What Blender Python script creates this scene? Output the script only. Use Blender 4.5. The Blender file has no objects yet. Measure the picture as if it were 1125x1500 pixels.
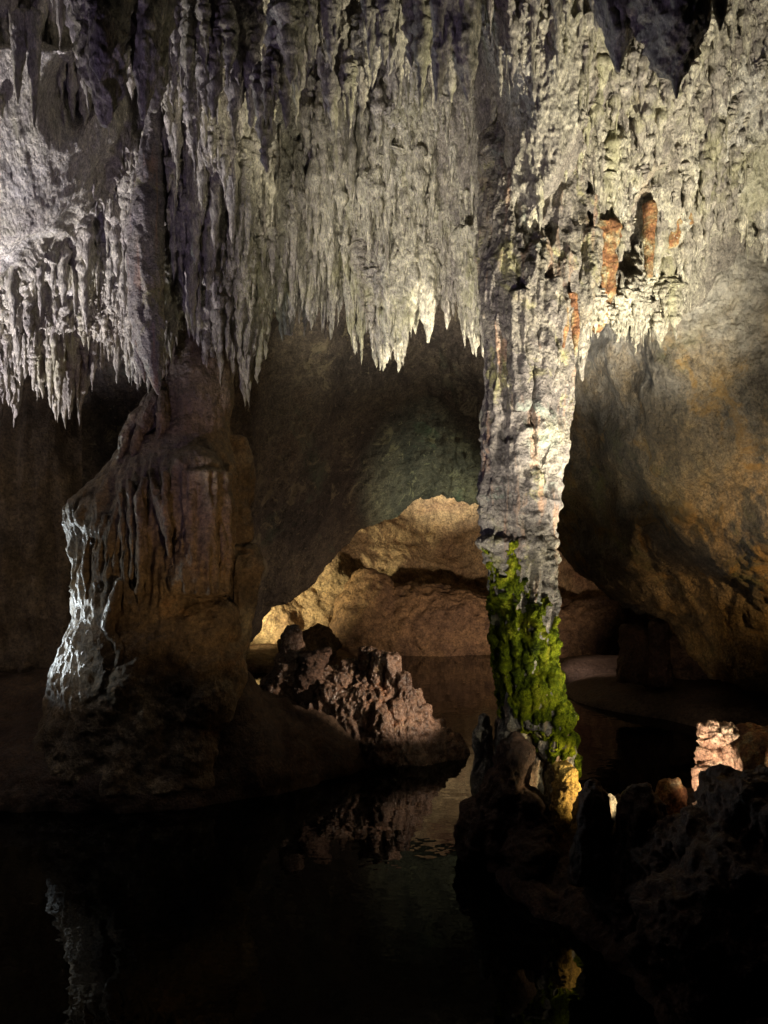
import bpy, math, random
import numpy as np
from mathutils import Vector

# ------------------------------------------------------------------ camera, world, lamps, exposure
sc = bpy.context.scene
F = 1100.0            # focal length in photograph pixels
HOR = 800.0           # horizon row
CAMZ = 2.2
cam_d = bpy.data.cameras.new("camera")
cam = bpy.data.objects.new("camera", cam_d)
sc.collection.objects.link(cam)
cam.location = (0, 0, CAMZ)
cam.rotation_euler = (math.radians(90), 0, 0)
cam_d.sensor_fit = 'VERTICAL'
cam_d.sensor_height = 36.0
cam_d.lens = 36.0 * F / 1500.0
cam_d.shift_y = (HOR - 750.0) / 1500.0
cam_d.clip_start = 0.05
cam_d.clip_end = 200
sc.camera = cam

world = bpy.data.worlds.new("World")
sc.world = world
world.use_nodes = True
wb = world.node_tree.nodes["Background"]
wb.inputs[0].default_value = (0.75, 0.7, 1.0, 1)
wb.inputs[1].default_value = 0.0035     # deep inside a cave: next to no daylight

sc.view_settings.view_transform = 'Standard'
sc.view_settings.look = 'None'
sc.view_settings.exposure = 0.0
sc.view_settings.gamma = 1.0
sc.view_settings.use_curve_mapping = False
sc.render.engine = 'CYCLES'
sc.cycles.use_denoising = True
sc.cycles.max_bounces = 5
sc.cycles.diffuse_bounces = 3
sc.cycles.glossy_bounces = 3


def W(px, py, Y):
    """photograph pixel at distance Y -> world point"""
    return np.array([(px - 562.5) / F * Y, Y, CAMZ - (py - HOR) / F * Y])


def lamp(name, loc, aim, power, color, cone=60, blend=0.6, radius=0.05):
    """the show cave's hidden spot lamps"""
    d = bpy.data.lights.new(name, 'SPOT')
    d.energy = power
    d.color = color
    d.spot_size = math.radians(cone)
    d.spot_blend = blend
    d.shadow_soft_size = radius
    o = bpy.data.objects.new(name, d)
    sc.collection.objects.link(o)
    o.location = loc
    o.rotation_euler = (Vector(aim) - Vector(loc)).to_track_quat('-Z', 'Y').to_euler()
    return o


lamp("spot_lamp_ceiling", (2.7, 3.2, 0.5), (1.3, 6.4, 4.75), 5200, (1.0, 0.91, 0.72), 54, 0.9, 0.04)
lamp("spot_lamp_side", (2.05, 4.35, 0.42), (1.7, 6.4, 4.4), 1500, (1.0, 0.90, 0.70), 92, 0.8, 0.04)
lamp("added_fill_low", (0.35, 2.6, 0.3), (0.45, 7.0, 4.95), 900, (1.0, 0.92, 0.76), 38, 0.9, 0.04)  # added below the frame to brighten the middle of the ceiling
lamp("added_fill_left_rake", (-2.7, 3.0, 0.5), (0.5, 7.2, 4.75), 1500, (1.0, 0.92, 0.78), 34, 0.95, 0.04)  # added off-frame at the left to rake relief into the ceiling
lamp("added_fill_violet", (-2.4, 2.7, 0.4), (-0.6, 5.4, 5.2), 190, (0.66, 0.52, 1.0), 80, 0.9, 0.05)  # added weak fill that tints the shaded upper ceiling violet
lamp("added_fill_moss_front", (1.9, 2.65, 1.5), (1.05, 5.3, 1.25), 80, (1.0, 0.93, 0.72), 28, 0.9, 0.04)  # added off-frame fill brightening the moss from the front
lamp("spot_lamp_moss", (2.5, 3.3, 1.3), (1.2, 5.3, 1.15), 90, (1.0, 0.90, 0.64), 36, 0.8, 0.04)
lamp("spot_lamp_foot", (1.85, 4.5, 0.6), (1.29, 5.0, 0.62), 85, (1.0, 0.78, 0.42), 36, 0.6, 0.03)
lamp("spot_lamp_stub", (1.8, 4.5, 0.6), (2.6, 5.4, 0.8), 85, (1.0, 0.76, 0.55), 62, 0.6, 0.03)
lamp("spot_lamp_left_vault", (-4.6, 5.3, 0.9), (-3.6, 6.0, 6.0), 2200, (0.95, 0.89, 1.0), 76, 0.9, 0.06)
lamp("spot_lamp_left_rim", (-5.2, 7.9, 1.2), (-2.6, 6.9, 2.2), 420, (0.85, 0.95, 1.0), 60, 0.6, 0.05)
lamp("spot_lamp_left_graze", (-5.0, 6.12, 1.5), (-2.2, 6.4, 1.8), 60, (0.88, 0.97, 1.0), 44, 0.7, 0.03)
lamp("spot_lamp_right_wall", (4.9, 4.8, 1.7), (5.0, 8.0, 3.1), 800, (1.0, 0.62, 0.25), 74, 1.0, 0.1)
lamp("spot_lamp_back_wall", (2.15, 11.2, 0.6), (1.6, 17.3, 1.9), 430, (1.0, 0.72, 0.50), 84, 1.0, 0.08)
lamp("spot_lamp_back_high", (2.15, 11.2, 0.7), (1.6, 17.3, 3.9), 2500, (1.0, 0.86, 0.70), 28, 0.9, 0.08)
lamp("spot_lamp_back_left", (-3.0, 13.2, 0.5), (-1.9, 15.5, 1.4), 700, (1.0, 0.82, 0.46), 70, 0.8, 0.08)
lamp("spot_lamp_vault", (2.3, 10.9, 0.6), (0.8, 12.3, 3.0), 520, (0.78, 0.9, 0.6), 44, 1.0, 0.08)
lamp("added_fill_vault_warm", (2.2, 10.4, 0.5), (-1.2, 11.2, 2.4), 140, (1.0, 0.74, 0.54), 76, 1.0, 0.08)  # added broad fill that warms and lifts the vault
lamp("spot_lamp_bank", (2.3, 11.9, 1.0), (3.6, 12.0, 0.35), 45, (1.0, 0.74, 0.6), 70, 0.8, 0.05)
lamp("spot_lamp_boulder", (2.4, 6.3, 1.2), (-0.15, 8.0, 0.68), 600, (1.0, 0.80, 0.60), 27, 0.6, 0.04)
lamp("added_fill_left_wall", (-2.3, 3.4, 0.4), (-4.7, 8.9, 2.4), 70, (1.0, 0.75, 0.5), 44, 1.0, 0.1)  # added weak fill so the left draperies show
lamp("added_fill_formation", (0.2, 3.6, 0.3), (-2.0, 6.9, 2.6), 105, (1.0, 0.62, 0.30), 38, 1.0, 0.1)  # added dim warm fill on the flowstone column's front

# ------------------------------------------------------------------ numpy noise
_rng = np.random.RandomState(7)
PERM = _rng.permutation(256).astype(np.int32)
PERM = np.concatenate([PERM, PERM, PERM])
GR = _rng.normal(size=(256, 3)).astype(np.float32)
GR /= np.linalg.norm(GR, axis=1)[:, None]


def pnoise(P, s=1.0, seed=0):
    P = (np.asarray(P, dtype=np.float32) * np.asarray(s, dtype=np.float32)) + np.float32(seed * 17.31 + 100.0)
    i = np.floor(P).astype(np.int32)
    f = P - i
    u = f * f * f * (f * (f * 6 - 15) + 10)
    i &= 255
    out = 0
    for dx in (0, 1):
        wx = u[:, 0] if dx else 1 - u[:, 0]
        for dy in (0, 1):
            wy = u[:, 1] if dy else 1 - u[:, 1]
            for dz in (0, 1):
                wz = u[:, 2] if dz else 1 - u[:, 2]
                h = PERM[PERM[PERM[(i[:, 0] + dx) & 255] + ((i[:, 1] + dy) & 255)] + ((i[:, 2] + dz) & 255)]
                g = GR[h]
                out = out + wx * wy * wz * (g[:, 0] * (f[:, 0] - dx) + g[:, 1] * (f[:, 1] - dy) + g[:, 2] * (f[:, 2] - dz))
    return out * 1.6


def fbm(P, s=1.0, octaves=4, seed=0, gain=0.5):
    a, o, k = 1.0, 0, np.asarray(s, dtype=np.float32)
    for n in range(octaves):
        o = o + a * pnoise(P, k, seed + n)
        a *= gain
        k = k * 2.03
    return o


def ridged(P, s=1.0, octaves=3, seed=0, gain=0.5):
    a, o, k = 1.0, 0, np.asarray(s, dtype=np.float32)
    for n in range(octaves):
        o = o + a * (1 - 2 * np.abs(pnoise(P, k, seed + n)))
        a *= gain
        k = k * 2.03
    return o


def sstep(a, b, x):
    t = np.clip((x - a) / (b - a), 0, 1)
    return t * t * (3 - 2 * t)


# ------------------------------------------------------------------ mesh helpers
def mk_mesh(name, V, Fc, mat=None, smooth=True):
    V = np.asarray(V, dtype=np.float32)
    Fc = np.asarray(Fc, dtype=np.int32)
    k = Fc.shape[1]
    me = bpy.data.meshes.new(name)
    me.vertices.add(len(V))
    me.vertices.foreach_set("co", V.ravel())
    me.loops.add(Fc.size)
    me.loops.foreach_set("vertex_index", Fc.ravel())
    me.polygons.add(len(Fc))
    me.polygons.foreach_set("loop_start", np.arange(0, Fc.size, k, dtype=np.int32))
    me.update(calc_edges=True)
    me.validate()
    me.polygons.foreach_set("use_smooth", np.full(len(me.polygons), smooth))
    if mat:
        me.materials.append(mat)
    return me


def link(name, me, parent=None, **props):
    o = bpy.data.objects.new(name, me)
    sc.collection.objects.link(o)
    if parent is not None:
        o.parent = parent
    for k, v in props.items():
        if v is not None:
            o[k] = v
    return o


def vnormals(V, Fc):
    a, b, c = V[Fc[:, 0]], V[Fc[:, 1]], V[Fc[:, 2]]
    n = np.cross(b - a, c - a)
    if Fc.shape[1] == 4:
        n = n + np.cross(c - a, V[Fc[:, 3]] - a)
    N = np.zeros_like(V)
    for k in range(Fc.shape[1]):
        for ax in range(3):
            N[:, ax] += np.bincount(Fc[:, k], weights=n[:, ax], minlength=len(V))
    N /= np.linalg.norm(N, axis=1)[:, None] + 1e-9
    return N


def grid_faces(R, C):
    i = np.arange(R - 1)[:, None] * C + np.arange(C - 1)[None, :]
    i = i.ravel()
    return np.stack([i, i + 1, i + 1 + C, i + C], axis=1)


def cr(P, t):
    """Catmull-Rom over axis 0 of P at fractional indices t"""
    n = len(P)
    Q = np.concatenate([2 * P[:1] - P[1:2], P, 2 * P[-1:] - P[-2:-1]])
    i = np.clip(np.floor(t).astype(int), 0, n - 2)
    f = (t - i).reshape((-1,) + (1,) * (P.ndim - 1))
    p0, p1, p2, p3 = Q[i], Q[i + 1], Q[i + 2], Q[i + 3]
    return 0.5 * ((2 * p1) + (-p0 + p2) * f + (2 * p0 - 5 * p1 + 4 * p2 - p3) * f ** 2 + (-p0 + 3 * p1 - 3 * p2 + p3) * f ** 3)


def surf(ctrl, tr, tc):
    A = cr(np.asarray(ctrl, dtype=float), np.asarray(tr))
    B = cr(np.swapaxes(A, 0, 1), np.asarray(tc))
    return np.swapaxes(B, 0, 1)       # (R, C, 3)


def ellipsoid(c, r, n=20):
    th = np.linspace(0, math.pi, n // 2 + 1)
    ph = np.linspace(0, 2 * math.pi, n, endpoint=False)
    V = [[0, 0, 1]]
    for t in th[1:-1]:
        V += [[math.sin(t) * math.cos(p), math.sin(t) * math.sin(p), math.cos(t)] for p in ph]
    V.append([0, 0, -1])
    V = np.array(V) * np.array(r) + np.array(c)
    T = []
    R = n // 2 - 1
    for j in range(n):
        k = (j + 1) % n
        T.append([0, 1 + j, 1 + k])
        for i in range(R - 1):
            a, b = 1 + i * n, 1 + (i + 1) * n
            T += [[a + j, b + j, b + k], [a + j, b + k, a + k]]
        a = 1 + (R - 1) * n
        T.append([a + j, len(V) - 1, a + k])
    return V, np.array(T)


def tube(pts, rad, n=16, sub=6, sx=1.0, sy=1.0):
    """closed tube down a path, radii in metres (sx, sy squash it in plan)"""
    pts = np.array(pts, dtype=float)
    rad = np.array(rad, dtype=float)
    t = np.linspace(0, len(pts) - 1, (len(pts) - 1) * sub + 1)
    P = cr(pts, t)
    Rr = np.maximum(np.interp(t, np.arange(len(rad)), rad), 0.002)
    ph = np.linspace(0, 2 * math.pi, n, endpoint=False)
    V = np.concatenate([P[:1]] + [P[i] + np.stack([np.cos(ph) * Rr[i] * sx, np.sin(ph) * Rr[i] * sy, 0 * ph], 1) for i in range(len(P))] + [P[-1:]])
    T = []
    L = len(P)
    up = P[0, 2] > P[-1, 2]
    for j in range(n):
        k = (j + 1) % n
        T.append([0, 1 + j, 1 + k])
        for i in range(L - 1):
            a, b = 1 + i * n, 1 + (i + 1) * n
            T += [[a + j, b + j, b + k], [a + j, b + k, a + k]]
        a = 1 + (L - 1) * n
        T.append([a + j, len(V) - 1, a + k])
    T = np.array(T)
    if not up:
        T = T[:, ::-1]
    return V, T


def fuse(prims, voxel, smooth=6, sf=0.6):
    """fuse overlapping closed shapes into one continuous surface"""
    Vs, Fs, n = [], [], 0
    for V, T in prims:
        Vs.append(V); Fs.append(T + n); n += len(V)
    me = mk_mesh("tmp", np.concatenate(Vs), np.concatenate(Fs))
    o = bpy.data.objects.new("tmp", me)
    sc.collection.objects.link(o)
    m = o.modifiers.new("r", 'REMESH'); m.mode = 'VOXEL'; m.voxel_size = voxel
    s = o.modifiers.new("s", 'SMOOTH'); s.factor = sf; s.iterations = smooth
    dg = bpy.context.evaluated_depsgraph_get()
    ev = o.evaluated_get(dg)
    em = ev.to_mesh()
    V = np.empty(len(em.vertices) * 3, dtype=np.float32); em.vertices.foreach_get("co", V)
    k = len(em.loops) // len(em.polygons)
    em.calc_loop_triangles()
    Fq = np.empty(len(em.loop_triangles) * 3, dtype=np.int32); em.loop_triangles.foreach_get("vertices", Fq)
    ev.to_mesh_clear()
    bpy.data.objects.remove(o); bpy.data.meshes.remove(me)
    return V.reshape(-1, 3).astype(float), Fq.reshape(-1, 3)


def displace(V, T, fn):
    N = vnormals(V, T)
    return V + N * fn(V, N)[:, None]


# ------------------------------------------------------------------ materials
def rock_mat(name, stops, big=0.8, fine=14.0, rough=(0.6, 0.9), bump=0.012, streak=None, speck=None, patches=(), stretch=1.0, popcorn=55.0, spec=0.35, top=None, coarse=0.03):
    """mineral colours mixed by noise in object space (never by light)"""
    m = bpy.data.materials.new(name); m.use_nodes = True
    nt = m.node_tree; N = nt.nodes; L = nt.links
    b = N["Principled BSDF"]
    geo = N.new("ShaderNodeNewGeometry")
    mp = N.new("ShaderNodeMapping"); mp.inputs['Scale'].default_value = (1, 1, stretch)
    L.new(geo.outputs['Position'], mp.inputs[0])

    def nz(scale, det=6, rgh=0.6, src=None, dist=0.0):
        n = N.new("ShaderNodeTexNoise")
        n.inputs['Scale'].default_value = scale; n.inputs['Detail'].default_value = det
        n.inputs['Roughness'].default_value = rgh; n.inputs['Distortion'].default_value = dist
        L.new(src or mp.outputs[0], n.inputs['Vector'])
        return n

    def ramp(src, stops):
        r = N.new("ShaderNodeValToRGB")
        e = r.color_ramp.elements
        while len(e) < len(stops):
            e.new(0.5)
        for k, (p, c) in enumerate(stops):
            e[k].position = p
            e[k].color = (c[0], c[1], c[2], 1) if len(c) == 3 else c
        L.new(src, r.inputs[0])
        return r

    def mix(fac, a, c, mode='MIX'):
        x = N.new("ShaderNodeMix"); x.data_type = 'RGBA'; x.blend_type = mode
        if isinstance(fac, float): x.inputs[0].default_value = fac
        else: L.new(fac, x.inputs[0])
        L.new(a, x.inputs[6])
        if isinstance(c, tuple): x.inputs[7].default_value = (*c, 1)
        else: L.new(c, x.inputs[7])
        return x.outputs[2]
    n1 = nz(big, 8, 0.65, dist=0.4)
    col = ramp(n1.outputs[0], stops).outputs[0]
    n2 = nz(fine, 8, 0.75)
    g = ramp(n2.outputs[0], [(0.3, (0.30, 0.30, 0.30)), (0.48, (0.88, 0.88, 0.88)), (0.66, (1.5, 1.48, 1.42))]).outputs[0]
    col = mix(0.85, col, g, 'MULTIPLY')
    ng = nz(fine * 3.6, 4, 0.8)
    gg = ramp(ng.outputs[0], [(0.34, (0.35, 0.34, 0.33)), (0.47, (0.9, 0.9, 0.9)), (0.62, (1.5, 1.48, 1.4))]).outputs[0]
    col = mix(0.8, col, gg, 'MULTIPLY')
    for (scale, lo, hi, c, amt) in patches:
        n = nz(scale, 7, 0.7, dist=0.8)
        pass
        r = ramp(n.outputs[0], [(lo, (0, 0, 0)), (hi, (amt, amt, amt))])
        col = mix(r.outputs[0], col, c)
    if streak:
        ms = N.new("ShaderNodeMapping"); ms.inputs['Scale'].default_value = (1, 1, 0.12)
        L.new(geo.outputs['Position'], ms.inputs[0])
        n = nz(streak[0], 5, 0.6, ms.outputs[0], 0.3)
        r = ramp(n.outputs[0], [(streak[1], (0, 0, 0)), (streak[2], (streak[4],) * 3)])
        col = mix(r.outputs[0], col, streak[3])
    if top:      # mineral zone higher up the wall: (z low, z high, colour)
        sx = N.new("ShaderNodeSeparateXYZ"); L.new(geo.outputs['Position'], sx.inputs[0])
        nn = nz(1.6, 6, 0.7)
        a = N.new("ShaderNodeMath"); a.operation = 'MULTIPLY_ADD'; a.inputs[1].default_value = 2.4
        L.new(nn.outputs[0], a.inputs[0]); L.new(sx.outputs[2], a.inputs[2])
        q = N.new("ShaderNodeMapRange"); q.inputs[1].default_value = top[0] + 1.2; q.inputs[2].default_value = top[1] + 1.2
        L.new(a.outputs[0], q.inputs[0])
        col = mix(q.outputs[0], col, mix(0.85, ramp(n1.outputs[0], top[2]).outputs[0], g, 'MULTIPLY'))
    if speck:
        n = nz(speck[0], 3, 0.5)
        r = ramp(n.outputs[0], [(speck[1], (0, 0, 0)), (speck[1] + 0.04, (0.8, 0.8, 0.8))])
        col = mix(r.outputs[0], col, speck[2])
    L.new(col, b.inputs['Base Color'])
    rr = N.new("ShaderNodeMapRange")
    rr.inputs[1].default_value = 0.35; rr.inputs[2].default_value = 0.65
    rr.inputs[3].default_value = rough[0]; rr.inputs[4].default_value = rough[1]
    L.new(n2.outputs[0], rr.inputs[0]); L.new(rr.outputs[0], b.inputs['Roughness'])
    b.inputs['Specular IOR Level'].default_value = spec
    # fine relief: popcorn grains and grit
    v = N.new("ShaderNodeTexVoronoi"); v.inputs['Scale'].default_value = popcorn
    v.feature = 'SMOOTH_F1'
    nd = nz(popcorn * 0.4, 4, 0.7)
    vm = N.new("ShaderNodeVectorMath"); vm.operation = 'MULTIPLY_ADD'
    vm.inputs[1].default_value = (0.03, 0.03, 0.03)
    L.new(nd.outputs['Color'], vm.inputs[0]); L.new(mp.outputs[0], vm.inputs[2]); L.new(vm.outputs[0], v.inputs['Vector'])
    nb = nz(popcorn * 0.5, 8, 0.8)
    ad = N.new("ShaderNodeMath"); ad.operation = 'MULTIPLY_ADD'; ad.inputs[1].default_value = -0.6
    L.new(v.outputs['Distance'], ad.inputs[0]); L.new(nb.outputs[0], ad.inputs[2])
    bp = N.new("ShaderNodeBump"); bp.inputs['Strength'].default_value = 1.0; bp.inputs['Distance'].default_value = bump * 1.6
    L.new(ad.outputs[0], bp.inputs['Height'])
    nc = nz(popcorn * 0.28, 5, 0.65)
    b2 = N.new("ShaderNodeBump"); b2.inputs['Strength'].default_value = 1.0; b2.inputs['Distance'].default_value = coarse * 55.0 / popcorn
    L.new(nc.outputs[0], b2.inputs['Height']); L.new(bp.outputs[0], b2.inputs['Normal']); L.new(b2.outputs[0], b.inputs['Normal'])
    return m


M = {}
M['pale'] = rock_mat("pale_limestone", [(0.30, (0.15, 0.13, 0.12)), (0.42, (0.34, 0.31, 0.27)), (0.52, (0.50, 0.47, 0.38)), (0.63, (0.56, 0.54, 0.49)), (0.75, (0.42, 0.37, 0.28))],
                     big=1.1, fine=22, bump=0.02, stretch=0.45, streak=(9, 0.55, 0.72, (0.16, 0.14, 0.12), 0.55),
                     patches=[(1.7, 0.54, 0.66, (0.42, 0.41, 0.22), 0.4), (0.9, 0.60, 0.70, (0.33, 0.17, 0.08), 0.35)])
M['stal'] = rock_mat("stalactite_limestone", [(0.30, (0.17, 0.15, 0.14)), (0.42, (0.36, 0.33, 0.29)), (0.55, (0.52, 0.49, 0.39)), (0.68, (0.58, 0.55, 0.48))],
                     big=1.3, fine=20, bump=0.016, stretch=0.4, streak=(11, 0.56, 0.7, (0.17, 0.14, 0.12), 0.6), popcorn=60,
                     patches=[(1.9, 0.53, 0.64, (0.44, 0.43, 0.2), 0.45)])
M['slab'] = rock_mat("smooth_pale_rock", [(0.3, (0.3, 0.28, 0.27)), (0.5, (0.5, 0.48, 0.43)), (0.7, (0.6, 0.57, 0.5))], big=1.0, fine=16, bump=0.014)
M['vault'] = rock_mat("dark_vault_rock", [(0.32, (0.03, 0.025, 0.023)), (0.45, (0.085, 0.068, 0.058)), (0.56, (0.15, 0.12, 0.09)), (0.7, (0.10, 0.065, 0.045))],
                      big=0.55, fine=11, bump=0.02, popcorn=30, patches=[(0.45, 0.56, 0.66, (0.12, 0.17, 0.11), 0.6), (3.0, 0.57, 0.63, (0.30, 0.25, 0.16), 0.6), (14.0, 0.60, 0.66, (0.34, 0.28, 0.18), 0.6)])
M['orange'] = rock_mat("ochre_wall_rock", [(0.30, (0.09, 0.08, 0.07)), (0.42, (0.20, 0.17, 0.13)), (0.53, (0.34, 0.25, 0.14)), (0.64, (0.42, 0.27, 0.10)), (0.76, (0.25, 0.20, 0.12))],
                       big=0.55, fine=12, bump=0.022, popcorn=34, coarse=0.018, stretch=0.8, patches=[(1.1, 0.56, 0.66, (0.26, 0.27, 0.10), 0.5), (0.7, 0.50, 0.62, (0.075, 0.065, 0.05), 0.75), (5.0, 0.64, 0.68, (0.06, 0.045, 0.03), 0.8), (2.2, 0.55, 0.63, (0.42, 0.24, 0.06), 0.55)],
                       top=(3.7, 4.5, [(0.35, (0.22, 0.2, 0.18)), (0.5, (0.46, 0.43, 0.37)), (0.65, (0.56, 0.53, 0.47))]))
M['back'] = rock_mat("cream_back_wall", [(0.3, (0.22, 0.12, 0.08)), (0.45, (0.42, 0.30, 0.18)), (0.6, (0.55, 0.43, 0.26)), (0.75, (0.36, 0.22, 0.14))],
                     big=0.5, fine=6, bump=0.03, popcorn=16, patches=[(2.0, 0.6, 0.66, (0.10, 0.06, 0.05), 0.7)])
M['redrock'] = rock_mat("russet_rock", [(0.3, (0.07, 0.042, 0.032)), (0.45, (0.19, 0.12, 0.075)), (0.6, (0.29, 0.185, 0.10)), (0.75, (0.16, 0.12, 0.08))],
                        big=0.8, fine=7, bump=0.03, popcorn=14, patches=[(2.2, 0.6, 0.66, (0.05, 0.03, 0.03), 0.7)])
M['flow'] = rock_mat("brown_flowstone", [(0.3, (0.07, 0.055, 0.038)), (0.45, (0.17, 0.13, 0.085)), (0.6, (0.26, 0.20, 0.125)), (0.75, (0.30, 0.16, 0.06))],
                     big=1.2, fine=9, bump=0.006, rough=(0.3, 0.7), popcorn=40, streak=(8, 0.55, 0.7, (0.12, 0.08, 0.05), 0.6), spec=0.5)
M['drape'] = rock_mat("wall_drapery_rock", [(0.3, (0.07, 0.055, 0.045)), (0.5, (0.17, 0.13, 0.10)), (0.7, (0.26, 0.20, 0.14))], big=1.2, fine=9, bump=0.01)
M['column'] = rock_mat("column_limestone", [(0.30, (0.08, 0.07, 0.068)), (0.43, (0.18, 0.16, 0.15)), (0.56, (0.29, 0.265, 0.22)), (0.7, (0.31, 0.25, 0.16))],
                       big=1.8, fine=18, bump=0.014, popcorn=60, streak=(10, 0.56, 0.66, (0.40, 0.24, 0.15), 0.6),
                       patches=[(3.0, 0.56, 0.66, (0.42, 0.40, 0.15), 0.55), (2.1, 0.58, 0.68, (0.22, 0.28, 0.23), 0.6)])
M['foot'] = rock_mat("ochre_foot_rock", [(0.3, (0.16, 0.08, 0.04)), (0.5, (0.5, 0.32, 0.08)), (0.7, (0.62, 0.44, 0.14))], big=4, fine=18, bump=0.012)
M['moss'] = rock_mat("green_moss", [(0.3, (0.008, 0.016, 0.002)), (0.44, (0.08, 0.11, 0.004)), (0.56, (0.19, 0.225, 0.008)), (0.7, (0.33, 0.31, 0.03))], big=7, fine=34, bump=0.02, popcorn=90, coarse=0.06, rough=(0.85, 1.0), spec=0.1)
M['wet'] = rock_mat("wet_brown_rock", [(0.3, (0.045, 0.026, 0.02)), (0.45, (0.13, 0.075, 0.05)), (0.58, (0.21, 0.13, 0.09)), (0.72, (0.28, 0.12, 0.05))],
                    big=2.6, fine=16, bump=0.016, rough=(0.10, 0.45), popcorn=42, spec=0.8, patches=[(4, 0.58, 0.66, (0.36, 0.24, 0.12), 0.6)])
M['dark'] = rock_mat("dark_wet_rock", [(0.3, (0.03, 0.018, 0.015)), (0.5, (0.08, 0.045, 0.032)), (0.7, (0.13, 0.075, 0.05))], big=2.0, fine=14, bump=0.02, rough=(0.35, 0.8), popcorn=36)
M['mud'] = rock_mat("brown_mud", [(0.3, (0.05, 0.035, 0.028)), (0.5, (0.10, 0.07, 0.055)), (0.7, (0.15, 0.11, 0.085))], big=0.8, fine=5, bump=0.004, rough=(0.4, 0.7))
M['mound'] = rock_mat("silty_brown_rock", [(0.3, (0.035, 0.02, 0.014)), (0.5, (0.08, 0.05, 0.034)), (0.7, (0.13, 0.085, 0.055))], big=1.4, fine=9, bump=0.008, rough=(0.35, 0.8))
M['pink'] = rock_mat("pinkish_limestone", [(0.3, (0.30, 0.16, 0.11)), (0.5, (0.52, 0.34, 0.24)), (0.7, (0.66, 0.55, 0.42))], big=6, fine=24, bump=0.014)
M['rust'] = rock_mat("rusty_limestone", [(0.36, (0.14, 0.06, 0.03)), (0.47, (0.30, 0.14, 0.06)), (0.53, (0.36, 0.24, 0.11)), (0.62, (0.40, 0.36, 0.24))], big=7, fine=18, bump=0.012, streak=(12, 0.5, 0.62, (0.14, 0.06, 0.03), 0.7))


def water_mat():
    m = bpy.data.materials.new("still_dark_water"); m.use_nodes = True
    nt = m.node_tree; b = nt.nodes["Principled BSDF"]
    b.inputs['Base Color'].default_value = (0.0025, 0.0028, 0.0018, 1)
    b.inputs['Roughness'].default_value = 0.012
    b.inputs['IOR'].default_value = 1.333
    geo = nt.nodes.new("ShaderNodeNewGeometry")
    n = nt.nodes.new("ShaderNodeTexNoise"); n.inputs['Scale'].default_value = 3.2; n.inputs['Detail'].default_value = 3
    bp = nt.nodes.new("ShaderNodeBump"); bp.inputs['Distance'].default_value = 0.004; bp.inputs['Strength'].default_value = 1
    nt.links.new(geo.outputs['Position'], n.inputs['Vector'])
    nt.links.new(n.outputs[0], bp.inputs['Height'])
    nt.links.new(bp.outputs[0], b.inputs['Normal'])
    return m


M['water'] = water_mat()

# ------------------------------------------------------------------ the setting: water
Vw = np.array([[-30, -12, 0], [30, -12, 0], [30, 30, 0], [-30, 30, 0]], dtype=float)
link("water", mk_mesh("water", Vw, [[0, 1, 2, 3]], M['water'], False), kind="structure")

# ------------------------------------------------------------------ cave ceiling
# px, edge row, depth at the edge, depth at the top of the picture
CC = [(-900, 580, 5.6, 4.6), (-500, 570, 6.0, 4.9), (-260, 550, 6.3, 5.2), (-60, 525, 6.7, 5.4), (90, 500, 6.9, 5.5), (180, 470, 7.1, 5.6), (260, 462, 6.7, 5.6),
      (340, 450, 6.85, 5.7), (420, 395, 7.6, 6.0), (500, 365, 7.8, 6.0), (590, 425, 7.2, 5.8), (670, 380, 7.0, 5.6), (740, 375, 5.6, 4.9),
      (800, 395, 5.2, 4.75), (870, 405, 5.45, 4.8), (960, 435, 6.4, 5.0), (1040, 455, 7.1, 5.1), (1125, 450, 7.3, 5.2), (1280, 450, 6.9, 5.0), (1500, 450, 6.4, 4.8), (1900, 450, 6, 4.4)]
rows = []
for k in range(12):
    r = []
    for (px, e, df, dt) in CC:
        X3 = (px - 562.5) / F
        if k == 0: p = [X3 * 5.0, -3.0, 7.2]
        elif k == 1: p = [X3 * 4.6, 1.2, 7.0]
        elif k == 2: p = list(W(px, -330, dt - 1.1))
        elif k <= 8:
            t = (k - 3) / 5.0
            p = list(W(px, -60 + (e + 60) * t, dt + (df - dt) * (0.75 * t + 0.25 * t * t)))
        elif k == 9: q = W(px, e, df); p = [q[0] * 1.02, q[1] + 0.35, q[2] + 0.12]
        elif k == 10: q = W(px, e, df); p = [q[0] * 1.06, q[1] + 1.0, q[2] + 0.7]
        else: q = W(px, e, df); p = [q[0] * 1.2, q[1] + 3.5, q[2] + 1.5]
        r.append(p)
    rows.append(r)
RC, CCn = 430, 900
tr = np.interp(np.linspace(0, 1, RC), [0, 0.06, 0.16, 0.90, 1.0], [0, 1.5, 2.8, 8.6, 11])
pxs = np.concatenate([np.linspace(-900, -80, 70, endpoint=False), np.linspace(-80, 1200, 770, endpoint=False), np.linspace(1200, 1900, 60)])
tc = np.interp(pxs, [c[0] for c in CC], np.arange(len(CC)))
S = surf(rows, tr, tc).reshape(-1, 3)
Fg = grid_faces(RC, CCn)


def pix(V):
    return 562.5 + V[:, 0] / np.maximum(V[:, 1], 0.5) * F, HOR - (V[:, 2] - CAMZ) / np.maximum(V[:, 1], 0.5) * F


PX, PY = pix(S)
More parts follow.
